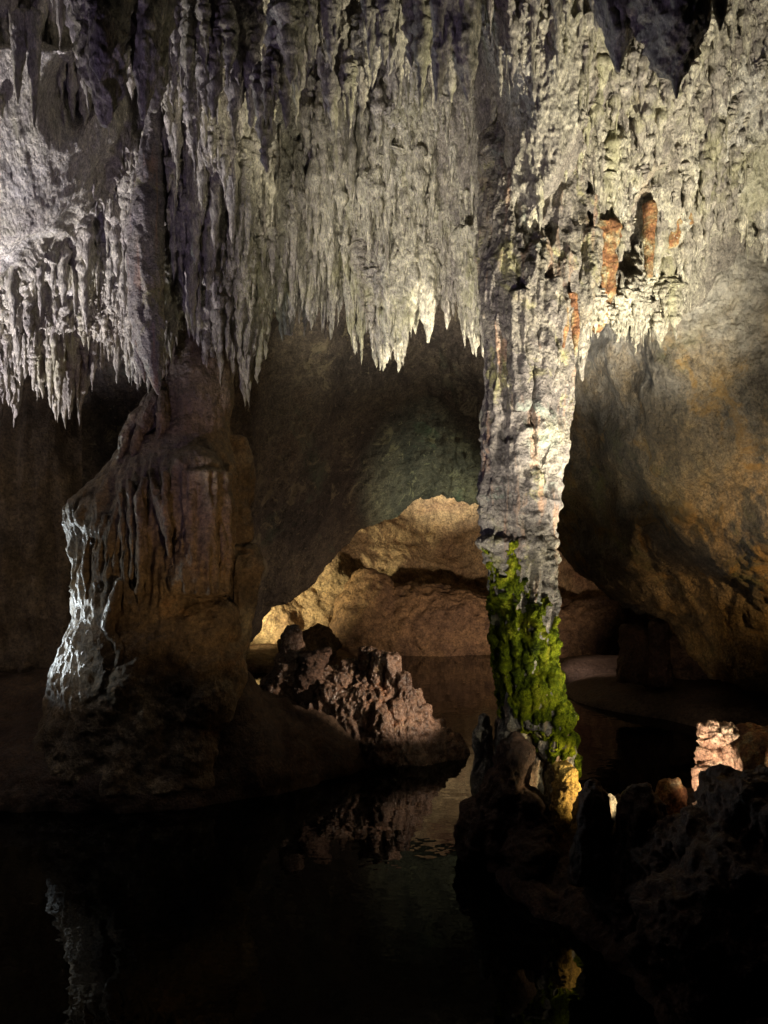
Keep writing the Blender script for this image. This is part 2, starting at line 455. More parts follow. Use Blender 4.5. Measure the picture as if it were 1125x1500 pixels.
# big forms: lobes hanging down, a fold running down to the column, a leaning slab at the left
big = fbm(S, (0.8, 0.8, 0.5), 3, 3)
fold = sstep(-14, 14, PX - (905 - (PY - 120) * 0.62)) * sstep(60, 160, PY) * (1 - sstep(360, 430, PY)) * (1 - sstep(930, 1010, PX))
slab = (1 - sstep(175, 200, PX)) * (1 - sstep(-14, 14, PY - (440 - PX * 1.05))) * sstep(60, 120, PY)
S2 = S.copy()
S2[:, 2] += (0.16 + 0.20 * (1 - sstep(5.5, 7.5, np.repeat(tr, CCn)))) * big + 0.10 * np.sin(S[:, 1] * 7.0 + 3 * big) * (1 - sstep(6.0, 7.6, np.repeat(tr, CCn)))
S2[:, 1] += 0.38 * fold
S2[:, 1] -= 0.45 * slab
S2[:, 2] -= 0.20 * slab * sstep(60, 300, PY)
smoothness = np.clip(sstep(600, 700, PX) * (1 - sstep(840, 900, PX)) * sstep(20, 90, PY) * (1 - sstep(230, 380, PY)) + sstep(960, 1040, PX) * sstep(300, 420, PY) + slab, 0, 1)
lob = ridged(S2, (3.2, 3.2, 0.6), 3, 11) * 0.5
S2[:, 2] -= (0.10 + 0.10 * (1 - smoothness) - 0.08 * slab) * lob
S2 += vnormals(S2, Fg) * (0.0)
pit = 0
for (a, b, ra, rb) in ((410, 150, 52, 85), (215, 160, 40, 60), (150, 150, 35, 45), (545, 120, 30, 90), (350, 60, 30, 60), (655, 60, 30, 60), (470, 60, 25, 60)):
    pit = pit + np.exp(-((PX - a + 10 * np.sin(PY * .05)) / ra) ** 4 - ((PY - b) / rb) ** 4)
pit = np.clip(pit, 0, 1)
S2[:, 2] += 0.55 * pit; S2[:, 1] += 0.45 * pit
N2 = vnormals(S2, Fg)
N2 *= -np.sign(N2[:, 2:3] + 1e-6)      # face down
d = 0.07 * fbm(S2, (5, 5, 1.6), 2, 21) + 0.045 * fbm(S2, (15, 15, 5), 3, 25) + 0.020 * fbm(S2, (42, 42, 24), 2, 30)
d *= 1 - 0.45 * smoothness - 0.35 * slab * (smoothness > 0)
S2 = S2 + N2 * d[:, None]
CEIL = S2.reshape(RC, CCn, 3)
ceiling = link("cave_ceiling", mk_mesh("cave_ceiling", S2, Fg, M['pale']), kind="structure")

# ------------------------------------------------------------------ cave walls
def wall(name, ctrl, tr, tc, mat, fn):
    s = surf(ctrl, tr, tc)
    R, C = s.shape[:2]
    V = s.reshape(-1, 3); Fq = grid_faces(R, C)
    N = vnormals(V, Fq)
    V = V + N * fn(V)[:, None]
    return link(name, mk_mesh(name, V, Fq, mat), kind="structure"), V, Fq


# vault behind the stalactites, its lower rim an arch over the far pool
VC = [(120, 1000, 10.0), (250, 1000, 10.2), (330, 965, 10.5), (368, 930, 10.8), (388, 893, 11.0), (430, 866, 11.3), (472, 826, 11.6), (496, 798, 12), (530, 770, 12.2), (580, 750, 12.4),
      (615, 725, 12.5), (660, 722, 12.5), (700, 730, 12.4), (760, 748, 12.2), (830, 790, 12), (900, 840, 12), (1050, 930, 12), (1300, 1000, 12)]
ctrl = []
for k in range(9):
    r = []
    for (px, e, dd) in VC:
        if k <= 6:
            t = k / 6.0
            q = W(px, 250 + (e - 250) * t, dd - 2.6 + 2.6 * t - 0.5 * math.sin(math.pi * t))
        elif k == 7: q = W(px, e, dd); q = q + np.array([0, 0.9, 0.12])
        else: q = W(px, e, dd); q = q + np.array([0, 4.0, 1.4])
        r.append(q)
    ctrl.append(r)
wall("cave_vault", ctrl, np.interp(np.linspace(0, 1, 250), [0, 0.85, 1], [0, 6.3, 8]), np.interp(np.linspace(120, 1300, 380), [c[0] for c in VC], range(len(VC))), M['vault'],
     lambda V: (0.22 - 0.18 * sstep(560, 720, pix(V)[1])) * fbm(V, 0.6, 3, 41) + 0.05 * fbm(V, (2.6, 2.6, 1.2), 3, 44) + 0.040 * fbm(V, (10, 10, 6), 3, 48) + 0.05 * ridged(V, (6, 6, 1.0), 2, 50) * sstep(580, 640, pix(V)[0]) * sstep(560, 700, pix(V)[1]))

# right bulging wall
RCt = [(770, 740, 11.0), (815, 790, 10.6), (860, 832, 10.3), (900, 880, 10.0), (935, 905, 9.8), (975, 915, 9.6), (1010, 950, 9.4), (1060, 985, 9.1), (1125, 1010, 8.7), (1300, 1040, 7.8), (1600, 1060, 6.8), (2100, 1080, 5.5)]
ctrl = []
for k in range(10):
    r = []
    for (px, e, dd) in RCt:
        if k <= 7:
            t = k / 7.0
            top = np.interp(px, [770, 850, 960, 1125, 2100], [9.6, 8.6, 7.2, 6.9, 5.0])
            q = W(px, 340 + (e - 340) * t, top + (dd - top) * t ** 1.2 - 0.75 * math.sin(math.pi * min(1, t * 1.05)) * np.interp(px, [770, 900, 1100], [0.1, 0.8, 1]))
        elif k == 8: q = W(px, e, dd) + np.array([0.1, 0.8, 0.1])
        else: q = W(px, e, dd) + np.array([0.3, 3.0, 1.0])
        r.append(q)
    ctrl.append(r)
wall("cave_wall_right", ctrl, np.interp(np.linspace(0, 1, 270), [0, 0.85, 1], [0, 7.3, 9]), np.interp(np.linspace(770, 2100, 420), [c[0] for c in RCt], range(len(RCt))), M['orange'],
     lambda V: 0.20 * fbm(V, 0.7, 3, 61) + 0.035 * fbm(V, (3, 3, 1.6), 3, 64) + 0.024 * fbm(V, (11, 11, 8), 3, 67) + 0.035 * ridged(V, (5, 5, 0.9), 2, 70) * sstep(820, 900, pix(V)[1]))

# left wall with draperies
LC = [(-900, 7.0), (-500, 8.0), (-200, 8.6), (0, 8.9), (130, 9.2), (260, 10.2)]
ctrl = [[W(px, py, dd - 0.5 * math.sin((py - 400) / 700 * math.pi)) for (px, dd) in LC] for py in (330, 450, 560, 680, 800, 920, 1040, 1150)]
wall("cave_wall_left", ctrl, np.linspace(0, 7, 220), np.interp(np.linspace(-900, 260, 280), [c[0] for c in LC], range(len(LC))), M['drape'],
     lambda V: 0.25 * fbm(V, 0.9, 2, 81) - 0.16 * ridged(V, (2.6, 2.6, 0.35), 3, 84) + 0.02 * fbm(V, 9, 3, 87) + 0.10 * np.sin(V[:, 2] * 3.2 + V[:, 0]))

# back wall of the far chamber
BC = [(250, 15.5), (380, 15.8), (470, 16.4), (560, 17.4), (680, 18.0), (800, 17.5), (900, 16.0), (980, 14.6), (1100, 13.6), (1300, 13)]
ctrl = [[W(px, py, dd - 0.5 * (py - 780) / 160) for (px, dd) in BC] for py in (560, 640, 710, 770, 830, 880, 925, 985)]
wall("cave_wall_back", ctrl, np.linspace(0, 7, 160), np.interp(np.linspace(250, 1300, 300), [c[0] for c in BC], range(len(BC))), M['back'],
     lambda V: 0.35 * fbm(V, 0.5, 3, 91) + 0.12 * fbm(V, 1.8, 3, 94) + 0.05 * fbm(V, 6, 3, 97))

# ------------------------------------------------------------------ banks
def rough_fn(a, s, o, seed, extra=None):
    def fn(V, N):
        d = a * fbm(V, s, o, seed)
        if extra is not None: d = d + extra(V)
        return d
    return fn


def blob(name, prims, voxel, mat, fn, smooth=6, **props):
    V, T = fuse(prims, voxel, smooth)
    V = displace(V, T, fn)
    return link(name, mk_mesh(name, V, T, mat), **props), V, T


def ep(px, py, Y, rx, ry, rz):
    return ellipsoid(W(px, py, Y), (rx, ry, rz))


def eg(px, Y, z, rx, ry, rz):
    return ellipsoid(((px - 562.5) / F * Y, Y, z), (rx, ry, rz), 28)


blob("rock_bank_left", [eg(180, 7.3, 0, 1.9, 1.15, 0.62), eg(-60, 7.7, 0, 2.4, 1.2, 0.55), eg(330, 7.3, 0, 1.0, 0.85, 0.85), eg(410, 7.7, 0, 0.9, 0.8, 0.62),
                        eg(500, 7.95, -0.03, 0.75, 0.55, 0.36), eg(-400, 8, 0, 3, 2.0, 0.6), eg(345, 7.0, 0.55, 0.28, 0.3, 0.5), eg(100, 8.6, 0, 3.0, 1.3, 0.8), eg(-800, 6.5, 0, 3, 3, 0.8)],
     0.03, M['mound'], rough_fn(0.07, 1.6, 4, 101, lambda V: 0.012 * fbm(V, 9, 3, 105)), 10, kind="structure")
blob("mud_bank_right", [eg(1060, 11.0, -0.02, 2.35, 1.85, 0.36), eg(1250, 9.8, -0.02, 2.6, 1.6, 0.45), eg(900, 12.6, -0.05, 1.6, 1.1, 0.40), eg(1500, 9.0, 0, 3.0, 2.0, 0.5)],
     0.045, M['mud'], rough_fn(0.03, 0.9, 3, 111, lambda V: 0.006 * fbm(V, 7, 2, 112)), 10, kind="structure")
blob("mud_bank_back", [eg(520, 16.4, -0.02, 2.2, 1.0, 0.30), eg(700, 17.2, -0.02, 2.8, 1.1, 0.38), eg(880, 15.6, -0.02, 1.8, 1.0, 0.28), eg(400, 14.4, -0.02, 1.7, 1.4, 0.28)],
     0.05, M['redrock'], rough_fn(0.05, 0.9, 3, 115, lambda V: 0.02 * fbm(V, 5, 3, 116)), 8, kind="structure")
blob("rock_bank_front", [eg(780, 5.5, 0.0, 0.42, 0.65, 0.20), eg(900, 5.0, 0.0, 0.75, 0.85, 0.22), eg(1050, 4.5, 0.0, 0.95, 1.0, 0.24), eg(1250, 4.0, 0.0, 1.2, 1.25, 0.3),
                         eg(1150, 5.4, 0.0, 1.5, 1.1, 0.26), eg(1500, 3.6, 0, 1.8, 1.8, 0.5)],
     0.022, M['dark'], rough_fn(0.07, 3.0, 4, 121, lambda V: 0.03 * ridged(V, 7, 3, 124)), 4, kind="structure")


def thing_blob(name, prims, voxel, mat, fn, label, cat, smooth=6, group=None):
    o, V, T = blob(name, prims, voxel, mat, fn, smooth, label=label, category=cat, group=group)
    # origin at the thing's base
    c = V.mean(0); b = Vector((c[0], c[1], V[:, 2].min()))
    o.data.transform(__import__('mathutils').Matrix.Translation(-b)); o.location = b
    return o, V, T


# boulders in the far chamber
thing_blob("boulder", [ep(620, 935, 15.8, 2.0, .8, 1.15), ep(535, 925, 15.6, 0.7, 0.6, 1.25), ep(740, 935, 15.8, 2.2, 0.7, 0.95), ep(880, 935, 15.2, 1.4, 0.6, .75)], 0.05, M['redrock'],
           rough_fn(0.16, 1.3, 4, 131, lambda V: 0.04 * ridged(V, 4, 3, 134)), "broad russet boulder at the back of the far chamber under the arch", "boulder")
thing_blob("boulder", [ep(462, 945, 13.8, 0.42, 0.4, 0.30), ep(440, 950, 13.7, 0.4, 0.4, 0.18)], 0.03, M['redrock'],
           rough_fn(0.10, 3.5, 4, 136, lambda V: 0.05 * ridged(V, 6, 2, 139)), "purplish low boulder in front of the yellow lit gap", "boulder")
thing_blob("rock_stump", [tube([W(928, 1000, 10.3), W(930, 960, 10.3), W(930, 918, 10.3)], [0.24, 0.2, 0.18], sx=1, sy=1), ep(930, 925, 10.3, 0.2, 0.2, 0.1)], 0.018, M['dark'],
           rough_fn(0.04, 5, 4, 141), "squat dark rock stump on the mud bank, left one of two", "rock")
thing_blob("rock_stump", [tube([W(964, 1005, 10.2), W(964, 960, 10.2), W(964, 910, 10.2)], [0.2, 0.15, 0.13]), ep(965, 918, 10.2, 0.14, 0.16, 0.1)], 0.018, M['dark'],
           rough_fn(0.04, 5, 4, 145), "taller dark rock stump with a lit tip on the mud bank", "rock")
thing_blob("boulder", [ep(1010, 965, 10.9, 0.55, 0.4, 0.40)], 0.03, M['redrock'], rough_fn(0.09, 3, 4, 147), "reddish rock under the right wall's rim behind the stumps", "rock")

# ------------------------------------------------------------------ left column formation
def flow_fn(V, N):
    side = np.clip(1 - np.abs(N[:, 2]) * 1.2, 0, 1)
    fl = ridged(V + 0.0, (6.5, 6.5, 0.55), 2, 151)
    band = sstep(1.55, 1.75, V[:, 2]) * (1 - sstep(2.85, 3.1, V[:, 2])) + 0.25
    return (0.06 - 0.035 * sstep(2.6, 3.0, V[:, 2])) * fbm(V, 2.6, 4, 155) + 0.055 * (fl - 0.4) * side * band + 0.008 * fbm(V, (22, 22, 12), 3, 158)


D = 6.95
P = [ # trunk from the ceiling down
    tube([W(285, 380, D + .35), W(286, 450, D + .1), W(286, 500, D), W(285, 560, D), W(282, 612, D), W(276, 645, D), W(270, 700, D)], [0.2, 0.21, 0.27, 0.32, 0.33, 0.38, 0.5], sy=1.0), ep(290, 585, D - .12, .22, .22, .30), tube([W(262, 520, D), W(240, 600, D), W(215, 650, D), W(190, 700, D)], [.1, .2, .22, .25]),
    tube([W(262, 640, D), W(250, 700, D), W(240, 780, D), W(235, 860, D), W(220, 950, D), W(210, 1040, D), W(210, 1130, D)], [0.45, 0.62, 0.72, 0.72, 0.80, 0.88, 1.0], sy=0.75),
    tube([W(235, 640, D), W(180, 705, D), W(140, 740, D), W(140, 800, D), W(155, 870, D)], [.24, .27, .24, .2, .22]), ep(170, 760, D, 0.32, 0.35, 0.42), ep(160, 860, D, 0.24, 0.3, 0.5),
    ep(285, 700, D - 0.35, 0.27, 0.28, 0.28), tube([W(290, 690, D - .4), W(292, 780, D - .42), W(292, 870, D - .42)], [0.26, 0.25, 0.23]),
    ep(292, 915, D - 0.2, 0.34, 0.36, 0.30), ep(250, 950, D - 0.25, 0.34, 0.34, 0.34), ep(300, 1000, D - 0.2, 0.36, 0.36, 0.55), ep(180, 960, D - 0.1, 0.5, 0.5, 0.6),
    tube([W(120, 920, D), W(108, 980, D), W(98, 1050, D), W(92, 1110, D)], [0.10, 0.16, 0.22, 0.3]),
    tube([W(345, 640, D + .1), W(352, 700, D + .1), W(344, 780, D + .1), W(352, 860, D + .1)], [0.1, 0.14, 0.12, 0.14]),
    tube([W(355, 800, D), W(357, 830, D), W(354, 900, D), W(342, 980, D), W(335, 1060, D)], [0.10, 0.15, 0.13, 0.1, 0.2]),
    ep(325, 560, D, 0.10, 0.2, 0.4), ep(330, 500, D, 0.08, 0.2, 0.2),
]
form, FV, FT = None, None, None
root = bpy.data.objects.new("flowstone_column", None); sc.collection.objects.link(root)
root.location = W(210, 1120, D)
root['label'] = "massive brown flowstone column with rounded shoulders and a pale rim, left of the pool"
root['category'] = "cave column"


def part_blob(name, prims, voxel, mat, fn, parent, smooth=6, **props):
    V, T = fuse(prims, voxel, smooth)
    V = displace(V, T, fn)
    b = np.array(parent.location)
    return link(name, mk_mesh(name, V - b, T, mat), parent, **props), V, T


part_blob("trunk", P, 0.016, M['flow'], flow_fn, root, 10)
# draperies: thin wavy folds standing off the trunk
DR = [
    ([(188, 700), (192, 730), (196, 790), (194, 850)], [.02, .03, .03, .02], .56),
    ([(176, 720), (180, 760), (184, 840)], [.02, .03, .03], .50),
    ([(212, 700), (206, 735), (210, 800), (204, 870)], [.025, .045, .04, .03], .60),
    ([(222, 700), (237, 735), (244, 770), (250, 815)], [.02, .06, .045, .012], .62),
    ([(240, 690), (244, 740), (247, 790), (249, 818)], [.02, .04, .03, .01], .66),
    ([(176, 850), (166, 885), (160, 920), (178, 950), (170, 985)], [.03, .055, .045, .045, .015], .58),
]
rr_ = np.random.RandomState(5)
for k in range(9):
    x0 = 272 + k * 5.2; x1 = 252 + k * 9.2; y1 = 865 + rr_.uniform(-22, 14); w = rr_.uniform(.018, .034)
    DR.append(([(x0, 700 + abs(k - 4) * 5), (x0 * .6 + x1 * .4 + rr_.uniform(-3, 3), 750), (x1 + rr_.uniform(-4, 4), 800), (x1 + rr_.uniform(-2, 2), y1)], [w * .6, w, w * 1.25, w * 1.1], .60 - .008 * (k - 4) ** 2))
for k in range(8):
    x0 = 120 + k * 11 + rr_.uniform(-3, 3)
    DR.append(([(x0 + 12, 770 + rr_.uniform(-15, 15)), (x0 + 6, 820), (x0 + 8, 880 + rr_.uniform(-20, 25))], [.015, .028, .015], .40 + .022 * k))
DR += [([(236, 560), (228, 590), (216, 620), (206, 650)], [.05, .09, .09, .04], .22), ([(222, 580), (206, 610), (190, 640), (180, 668)], [.04, .08, .08, .03], .16), ([(240, 575), (240, 610), (234, 655)], [.04, .07, .03], .30),
       ([(210, 615), (200, 650), (196, 690)], [.03, .05, .02], .30), ([(190, 640), (180, 670), (176, 700)], [.03, .05, .02], .26)]
for pts, rad, off in DR:
    part_blob("drapery", [tube([W(x, y, D - off) for x, y in pts], rad, 12, 8, 1.0, 1.9)], 0.008, M['flow'],
              lambda V, N: 0.022 * fbm(V, (11, 11, 6), 4, 171), root, 2)

# ------------------------------------------------------------------ moss-grown column
DC = 5.3
croot = bpy.data.objects.new("mossy_column", None); sc.collection.objects.link(croot)
croot.location = W(800, 1250, DC)
croot['label'] = "tall pale fluted column with bright green moss on its lower half, standing in the pool"
croot['category'] = "cave column"
pw = DC / F
P = [
    tube([W(756, 200, DC + .3), W(752, 430, DC), W(748, 520, DC), W(748, 620, DC), W(755, 720, DC), W(760, 800, DC), W(768, 880, DC), W(770, 960, DC), W(778, 1020, DC), W(785, 1060, DC)],
         [56 * pw, 38 * pw, 36 * pw, 37 * pw, 46 * pw, 50 * pw, 45 * pw, 42 * pw, 42 * pw, 44 * pw], 20),
    tube([W(812, 200, DC + .3), W(810, 430, DC), W(808, 520, DC), W(800, 620, DC), W(788, 720, DC), W(780, 800, DC)],
         [50 * pw, 34 * pw, 33 * pw, 28 * pw, 30 * pw, 32 * pw], 20),
    tube([W(832, 250, DC + .1), W(832, 440, DC - .03), W(832, 520, DC - .03), W(831, 590, DC), W(829, 640, DC)], [18 * pw, 13 * pw, 12 * pw, 9 * pw, 3 * pw]),
    tube([W(752, 300, 5.6), W(746, 400, 5.42), W(744, 480, 5.33), W(744, 560, 5.3)], [0.24, 0.20, 0.15, .1], 20), tube([W(826, 300, 5.6), W(816, 400, 5.4), W(810, 500, 5.33)], [0.26, 0.18, 0.14], 20),
    tube([W(722, 340, 5.4), W(721, 420, 5.25), W(722, 480, 5.25), W(724, 560, 5.3)], [0.09, 0.06, 0.045, 0.02]), tube([W(785, 340, 5.3), W(784, 400, 5.12), W(781, 470, 5.1), W(778, 540, 5.15)], [0.1, 0.075, 0.05, 0.02]),
    tube([W(862, 340, 5.4), W(860, 420, 5.3), W(856, 478, 5.3)], [0.09, 0.06, 0.01]),
    tube([W(766, 430, DC - .16), W(764, 500, DC - .17), W(760, 600, DC - .16)], [22 * pw, 20 * pw, 10 * pw]),
    tube([W(800, 410, DC - .16), W(796, 500, DC - .15), W(790, 640, DC - .12), W(786, 700, DC - .1)], [16 * pw, 15 * pw, 12 * pw, 6 * pw]),
    ep(758, 795, DC, 56 * pw, .26, 22 * pw), ep(775, 830, DC, 40 * pw, .22, 40 * pw),
    ep(805, 1050, DC - .02, 32 * pw, .17, 32 * pw), ep(815, 1085, DC - .03, 24 * pw, .13, 30 * pw),
    tube([W(815, 1080, DC), W(820, 1120, DC), W(818, 1150, DC), W(812, 1210, DC), W(810, 1270, DC)], [24 * pw, 20 * pw, 17 * pw, 20 * pw, 40 * pw]),
    tube([W(765, 1030, DC + .12), W(762, 1120, DC + .12), W(760, 1270, DC + .12)], [34 * pw, 36 * pw, 48 * pw]),
]


def col_fn(V, N):
    side = np.clip(1 - np.abs(N[:, 2]), 0, 1)
    up = 1 - sstep(1.6, 2.1, V[:, 2]) * 0.0
    flute = ridged(V, (11, 11, 1.1), 2, 181)
    ledge = ridged(V, (3.5, 3.5, 7.5), 2, 185) * sstep(1.6, 2.2, V[:, 2]) * (1 - sstep(2.9, 3.4, V[:, 2]))
    return 0.036 * (flute - 0.5) * side + 0.018 * ledge + 0.035 * fbm(V, (6, 6, 3), 3, 188) + 0.012 * fbm(V, (26, 26, 14), 3, 190)


_, CV, CT = part_blob("shaft", P, 0.0085, M['column'], col_fn, croot, 4)
# moss: a lumpy cushion grown over part of the shaft
Nn = vnormals(CV, CT)
cpx, cpy = pix(CV)
mz = fbm(CV, (7, 7, 2.2), 3, 195) * 55 
hf = fbm(CV, (38, 38, 20), 3, 197)
mask = sstep(795, 880, cpy + mz * 1.5 + hf * 34 - np.clip(cpx - 762, 0, 60) * 1.7) * (1 - sstep(1070, 1110, cpy + mz - (cpx - 800) * 0.8)) - 0.75 * sstep(0.08, 0.45, fbm(CV, (7, 7, 1.6), 3, 199) + hf * .35) * (0.45 + 0.55 * sstep(745, 790, cpx) * (1 - sstep(900, 960, cpy)))
keep = mask > 0.45
fk = keep[CT].all(axis=1)
used = np.unique(CT[fk]); remap = -np.ones(len(CV), dtype=int); remap[used] = np.arange(len(used))
MV = CV + Nn * (np.clip(mask - 0.45, 0, 0.3) * 0.07 - 0.003 + 0.030 * fbm(CV, (13, 13, 9), 3, 201) * keep + 0.006 * pnoise(CV, 70, 204))[:, None]
link("moss", mk_mesh("moss", MV[used] - np.array(croot.location), remap[CT[fk]], M['moss']), croot)
# ochre foot and rust-red strips hanging on the shoulder
part_blob("foot", [tube([W(824, 1118, DC - .26), W(830, 1148, DC - .34), W(822, 1180, DC - .36), W(814, 1235, DC - .34)], [13 * pw, 18 * pw, 15 * pw, 9 * pw], 14, 6, 1, 1)], 0.007, M['foot'],
          lambda V, N: 0.02 * fbm(V, 12, 4, 207), croot, 2, label="bright ochre foot of the column, lit from the right")
for a in [[(838, 430), (843, 480), (843, 525)], [(826, 440), (827, 480), (825, 510)]]:
    part_blob("hanging_strip", [tube([W(x, y, DC - .16) for x, y in a], [7 * pw, 6 * pw, 1.5 * pw], 12)], 0.006, M['rust'], lambda V, N: 0.006 * fbm(V, 20, 3, 209), croot, 2)

# ------------------------------------------------------------------ wet brown rock with blunt stalagmites
br = bpy.data.objects.new("knobbly_rock", None); sc.collection.objects.link(br)
br.location = W(550, 1110, 7.95)
br['label'] = "wet knobbly brown rock crowned with stubby stalagmites at the pool's edge"
br['category'] = "rock"
DB = 8.0
P = [ep(540, 1080, DB, .62, .5, .60), ep(595, 1095, DB - .05, .42, .4, .34), ep(645, 1100, DB, .24, .3, .14), ep(492, 1050, DB + .05, .32, .4, .48), ep(555, 1040, DB, .30, .3, .45), ep(585, 1070, DB - .1, .3, .3, .38),
     ep(545, 1118, DB - .1, .7, .4, .15), ep(480, 1060, DB, .4, .4, .4)]


def knob_fn(V, N):
    return 0.07 * fbm(V, 3.2, 3, 221) + 0.055 * ridged(V, (8, 8, 4), 3, 224) + 0.014 * fbm(V, 26, 3, 227)


part_blob("rock_body", P, 0.013, M['wet'], knob_fn, br, 6)
KN = [(515, 968, 16, 90, 8.0), (540, 950, 13, 110, 7.95), (556, 955, 12, 120, 7.85), (573, 958, 12, 110, 7.8), (590, 985, 11, 70, 7.75), (598, 1008, 10, 60, 7.7), (610, 1012, 8, 60, 7.8),
      (622, 1032, 8, 50, 7.75), (580, 1025, 12, 60, 7.62), (560, 1040, 12, 50, 7.55), (562, 1075, 13, 40, 7.5), (547, 1080, 9, 30, 7.5), (530, 1010, 12, 50, 7.7), (497, 985, 16, 60, 7.9),
      (600, 1055, 10, 45, 7.6), (635, 1060, 8, 40, 7.8), (660, 1078, 8, 30, 7.9), (640, 1085, 9, 30, 7.75)]
for (px, py, r, h, dd) in KN:
    q = dd / F
    part_blob("stalagmite", [tube([W(px, py + h, dd), W(px + 1, py + h * .5, dd), W(px, py + 6, dd), W(px, py, dd)], [r * 1.7 * q, r * 1.25 * q, r * 1.0 * q, r * .55 * q], 12)], 0.010, M['wet'],
              lambda V, N: 0.030 * fbm(V, (10, 10, 6), 4, 231) + 0.014 * ridged(V, (16, 16, 7), 2, 233), br, 2)
thing_blob("stalagmite", [tube([W(424, 1040, 8.1), W(426, 985, 8.1), W(428, 940, 8.1), W(427, 915, 8.1)], [.30, .22, .11, .04]), ep(422, 1010, 8.1, .28, .25, .28), ep(434, 925, 8.1, .07, .07, .1)], 0.013, M['wet'],
           rough_fn(0.045, 5, 4, 241), "pointed brown stalagmite left of the knobbly brown rock", "stalagmite")
thing_blob("stalagmite", [tube([W(452, 1030, 7.9), W(455, 990, 7.9), W(472, 952, 7.9)], [.16, .14, .10]), ep(458, 965, 7.9, .13, .12, .1)], 0.013, M['dark'],
           rough_fn(0.05, 5, 4, 245), "blackish broken stub between the pointed stalagmite and the knobbly rock", "rock")

# ------------------------------------------------------------------ stalagmites and rocks at the right
def stag(px, top, w, base, dd, mat, label, name="stalagmite", cat="stalagmite", lean=0, seed=0, sy=0.8, amp=.03):
    q = dd / F
    h = base - top
    prims = [tube([W(px - lean, base, dd), W(px - lean * .5, top + h * .55, dd), W(px, top + h * .2, dd), W(px + lean * .2, top, dd)], [w * .75 * q, w * .55 * q, w * .42 * q, w * .2 * q], 14, 6, 1, sy)]
    return thing_blob(name, prims, max(.006, w * q / 22), mat, lambda V, N: amp * fbm(V, (8, 8, 5), 4, 251 + seed) + .012 * ridged(V, (18, 18, 6), 2, 253 + seed), label, cat, 2)


stag(710, 1050, 34, 1260, 5.5, M['column'], "small stalagmite with a pale lit tip, just left of the mossy column", seed=1)
stag(870, 1143, 42, 1290, 4.15, M['dark'], "dark blunt stalagmite, first to the right of the column's ochre foot", seed=2)
stag(896, 1168, 30, 1290, 4.9, M['column'], "short mossy pale stub glimpsed between two dark stalagmites", seed=3)
stag(850, 1160, 30, 1260, 5.1, M['column'], "rounded pale stub directly beside the ochre foot of the column", seed=4)
stag(938, 1148, 74, 1310, 4.1, M['dark'], "widest dark stalagmite, in the row right of the mossy column", seed=5)
stag(984, 1142, 44, 1250, 5.3, M['foot'] if False else M['rust'], "slab-like brown stalagmite, lit, beside the widest dark one", seed=6, lean=4)
thing_blob("stalagmite", [ep(1043, 1082, 5.25, .085, .09, .075), ep(1060, 1078, 5.25, .075, .08, .06), ep(1044, 1110, 5.25, .075, .09, .13), ep(1036, 1140, 5.2, .06, .08, .12), tube([W(1048, 1250, 5.25), W(1046, 1180, 5.25), W(1047, 1110, 5.25)], [.16, .10, .06])], .009, M['pink'],
           lambda V, N: .045 * fbm(V, 11, 4, 291) + .02 * ridged(V, 22, 2, 292), "bright pinkish stalagmite standing behind the big dark rock", "stalagmite", 2)
stag(1072, 1098, 26, 1230, 5.15, M['pink'], "thin pale spike against the right side of the bright pinkish stalagmite", seed=8)
thing_blob("boulder", [ep(1120, 1130, 5.7, .33, .3, .36), ep(1160, 1150, 5.6, .4, .3, .4)], .014, M['rust'], rough_fn(.06, 5, 4, 261), "rounded orange-brown boulder at the right edge beyond the bright stalagmite", "boulder")
thing_blob("boulder", [ep(1080, 1265, 3.7, .28, .22, .40), ep(1150, 1260, 3.6, .42, .28, .45), ep(1070, 1215, 3.75, .15, .15, .24), ep(1120, 1200, 3.7, .16, .15, .2), ep(1010, 1290, 3.9, .28, .25, .30), ep(1130, 1380, 3.4, .6, .3, .45), ep(950, 1320, 4.2, .3, .25, .2)],
           .013, M['dark'], rough_fn(.07, 4.5, 4, 265, lambda V: .03 * ridged(V, 9, 3, 267)), "big black craggy rock filling the lower right corner", "boulder")
thing_blob("boulder", [ep(750, 1165, 5.1, .12, .14, .42), ep(772, 1210, 5.0, .08, .12, .26), ep(700, 1215, 5.3, .12, .2, .2), ep(780, 1245, 4.9, .2, .2, .16), ep(728, 1200, 5.2, .13, .2, .34)],
           .013, M['dark'], rough_fn(.06, 5, 4, 271, lambda V: .02 * ridged(V, (9, 9, 4), 3, 273)), "dark rock heaped round the base of the mossy column", "rock")

# ------------------------------------------------------------------ stalactites
rng = np.random.RandomState(11)


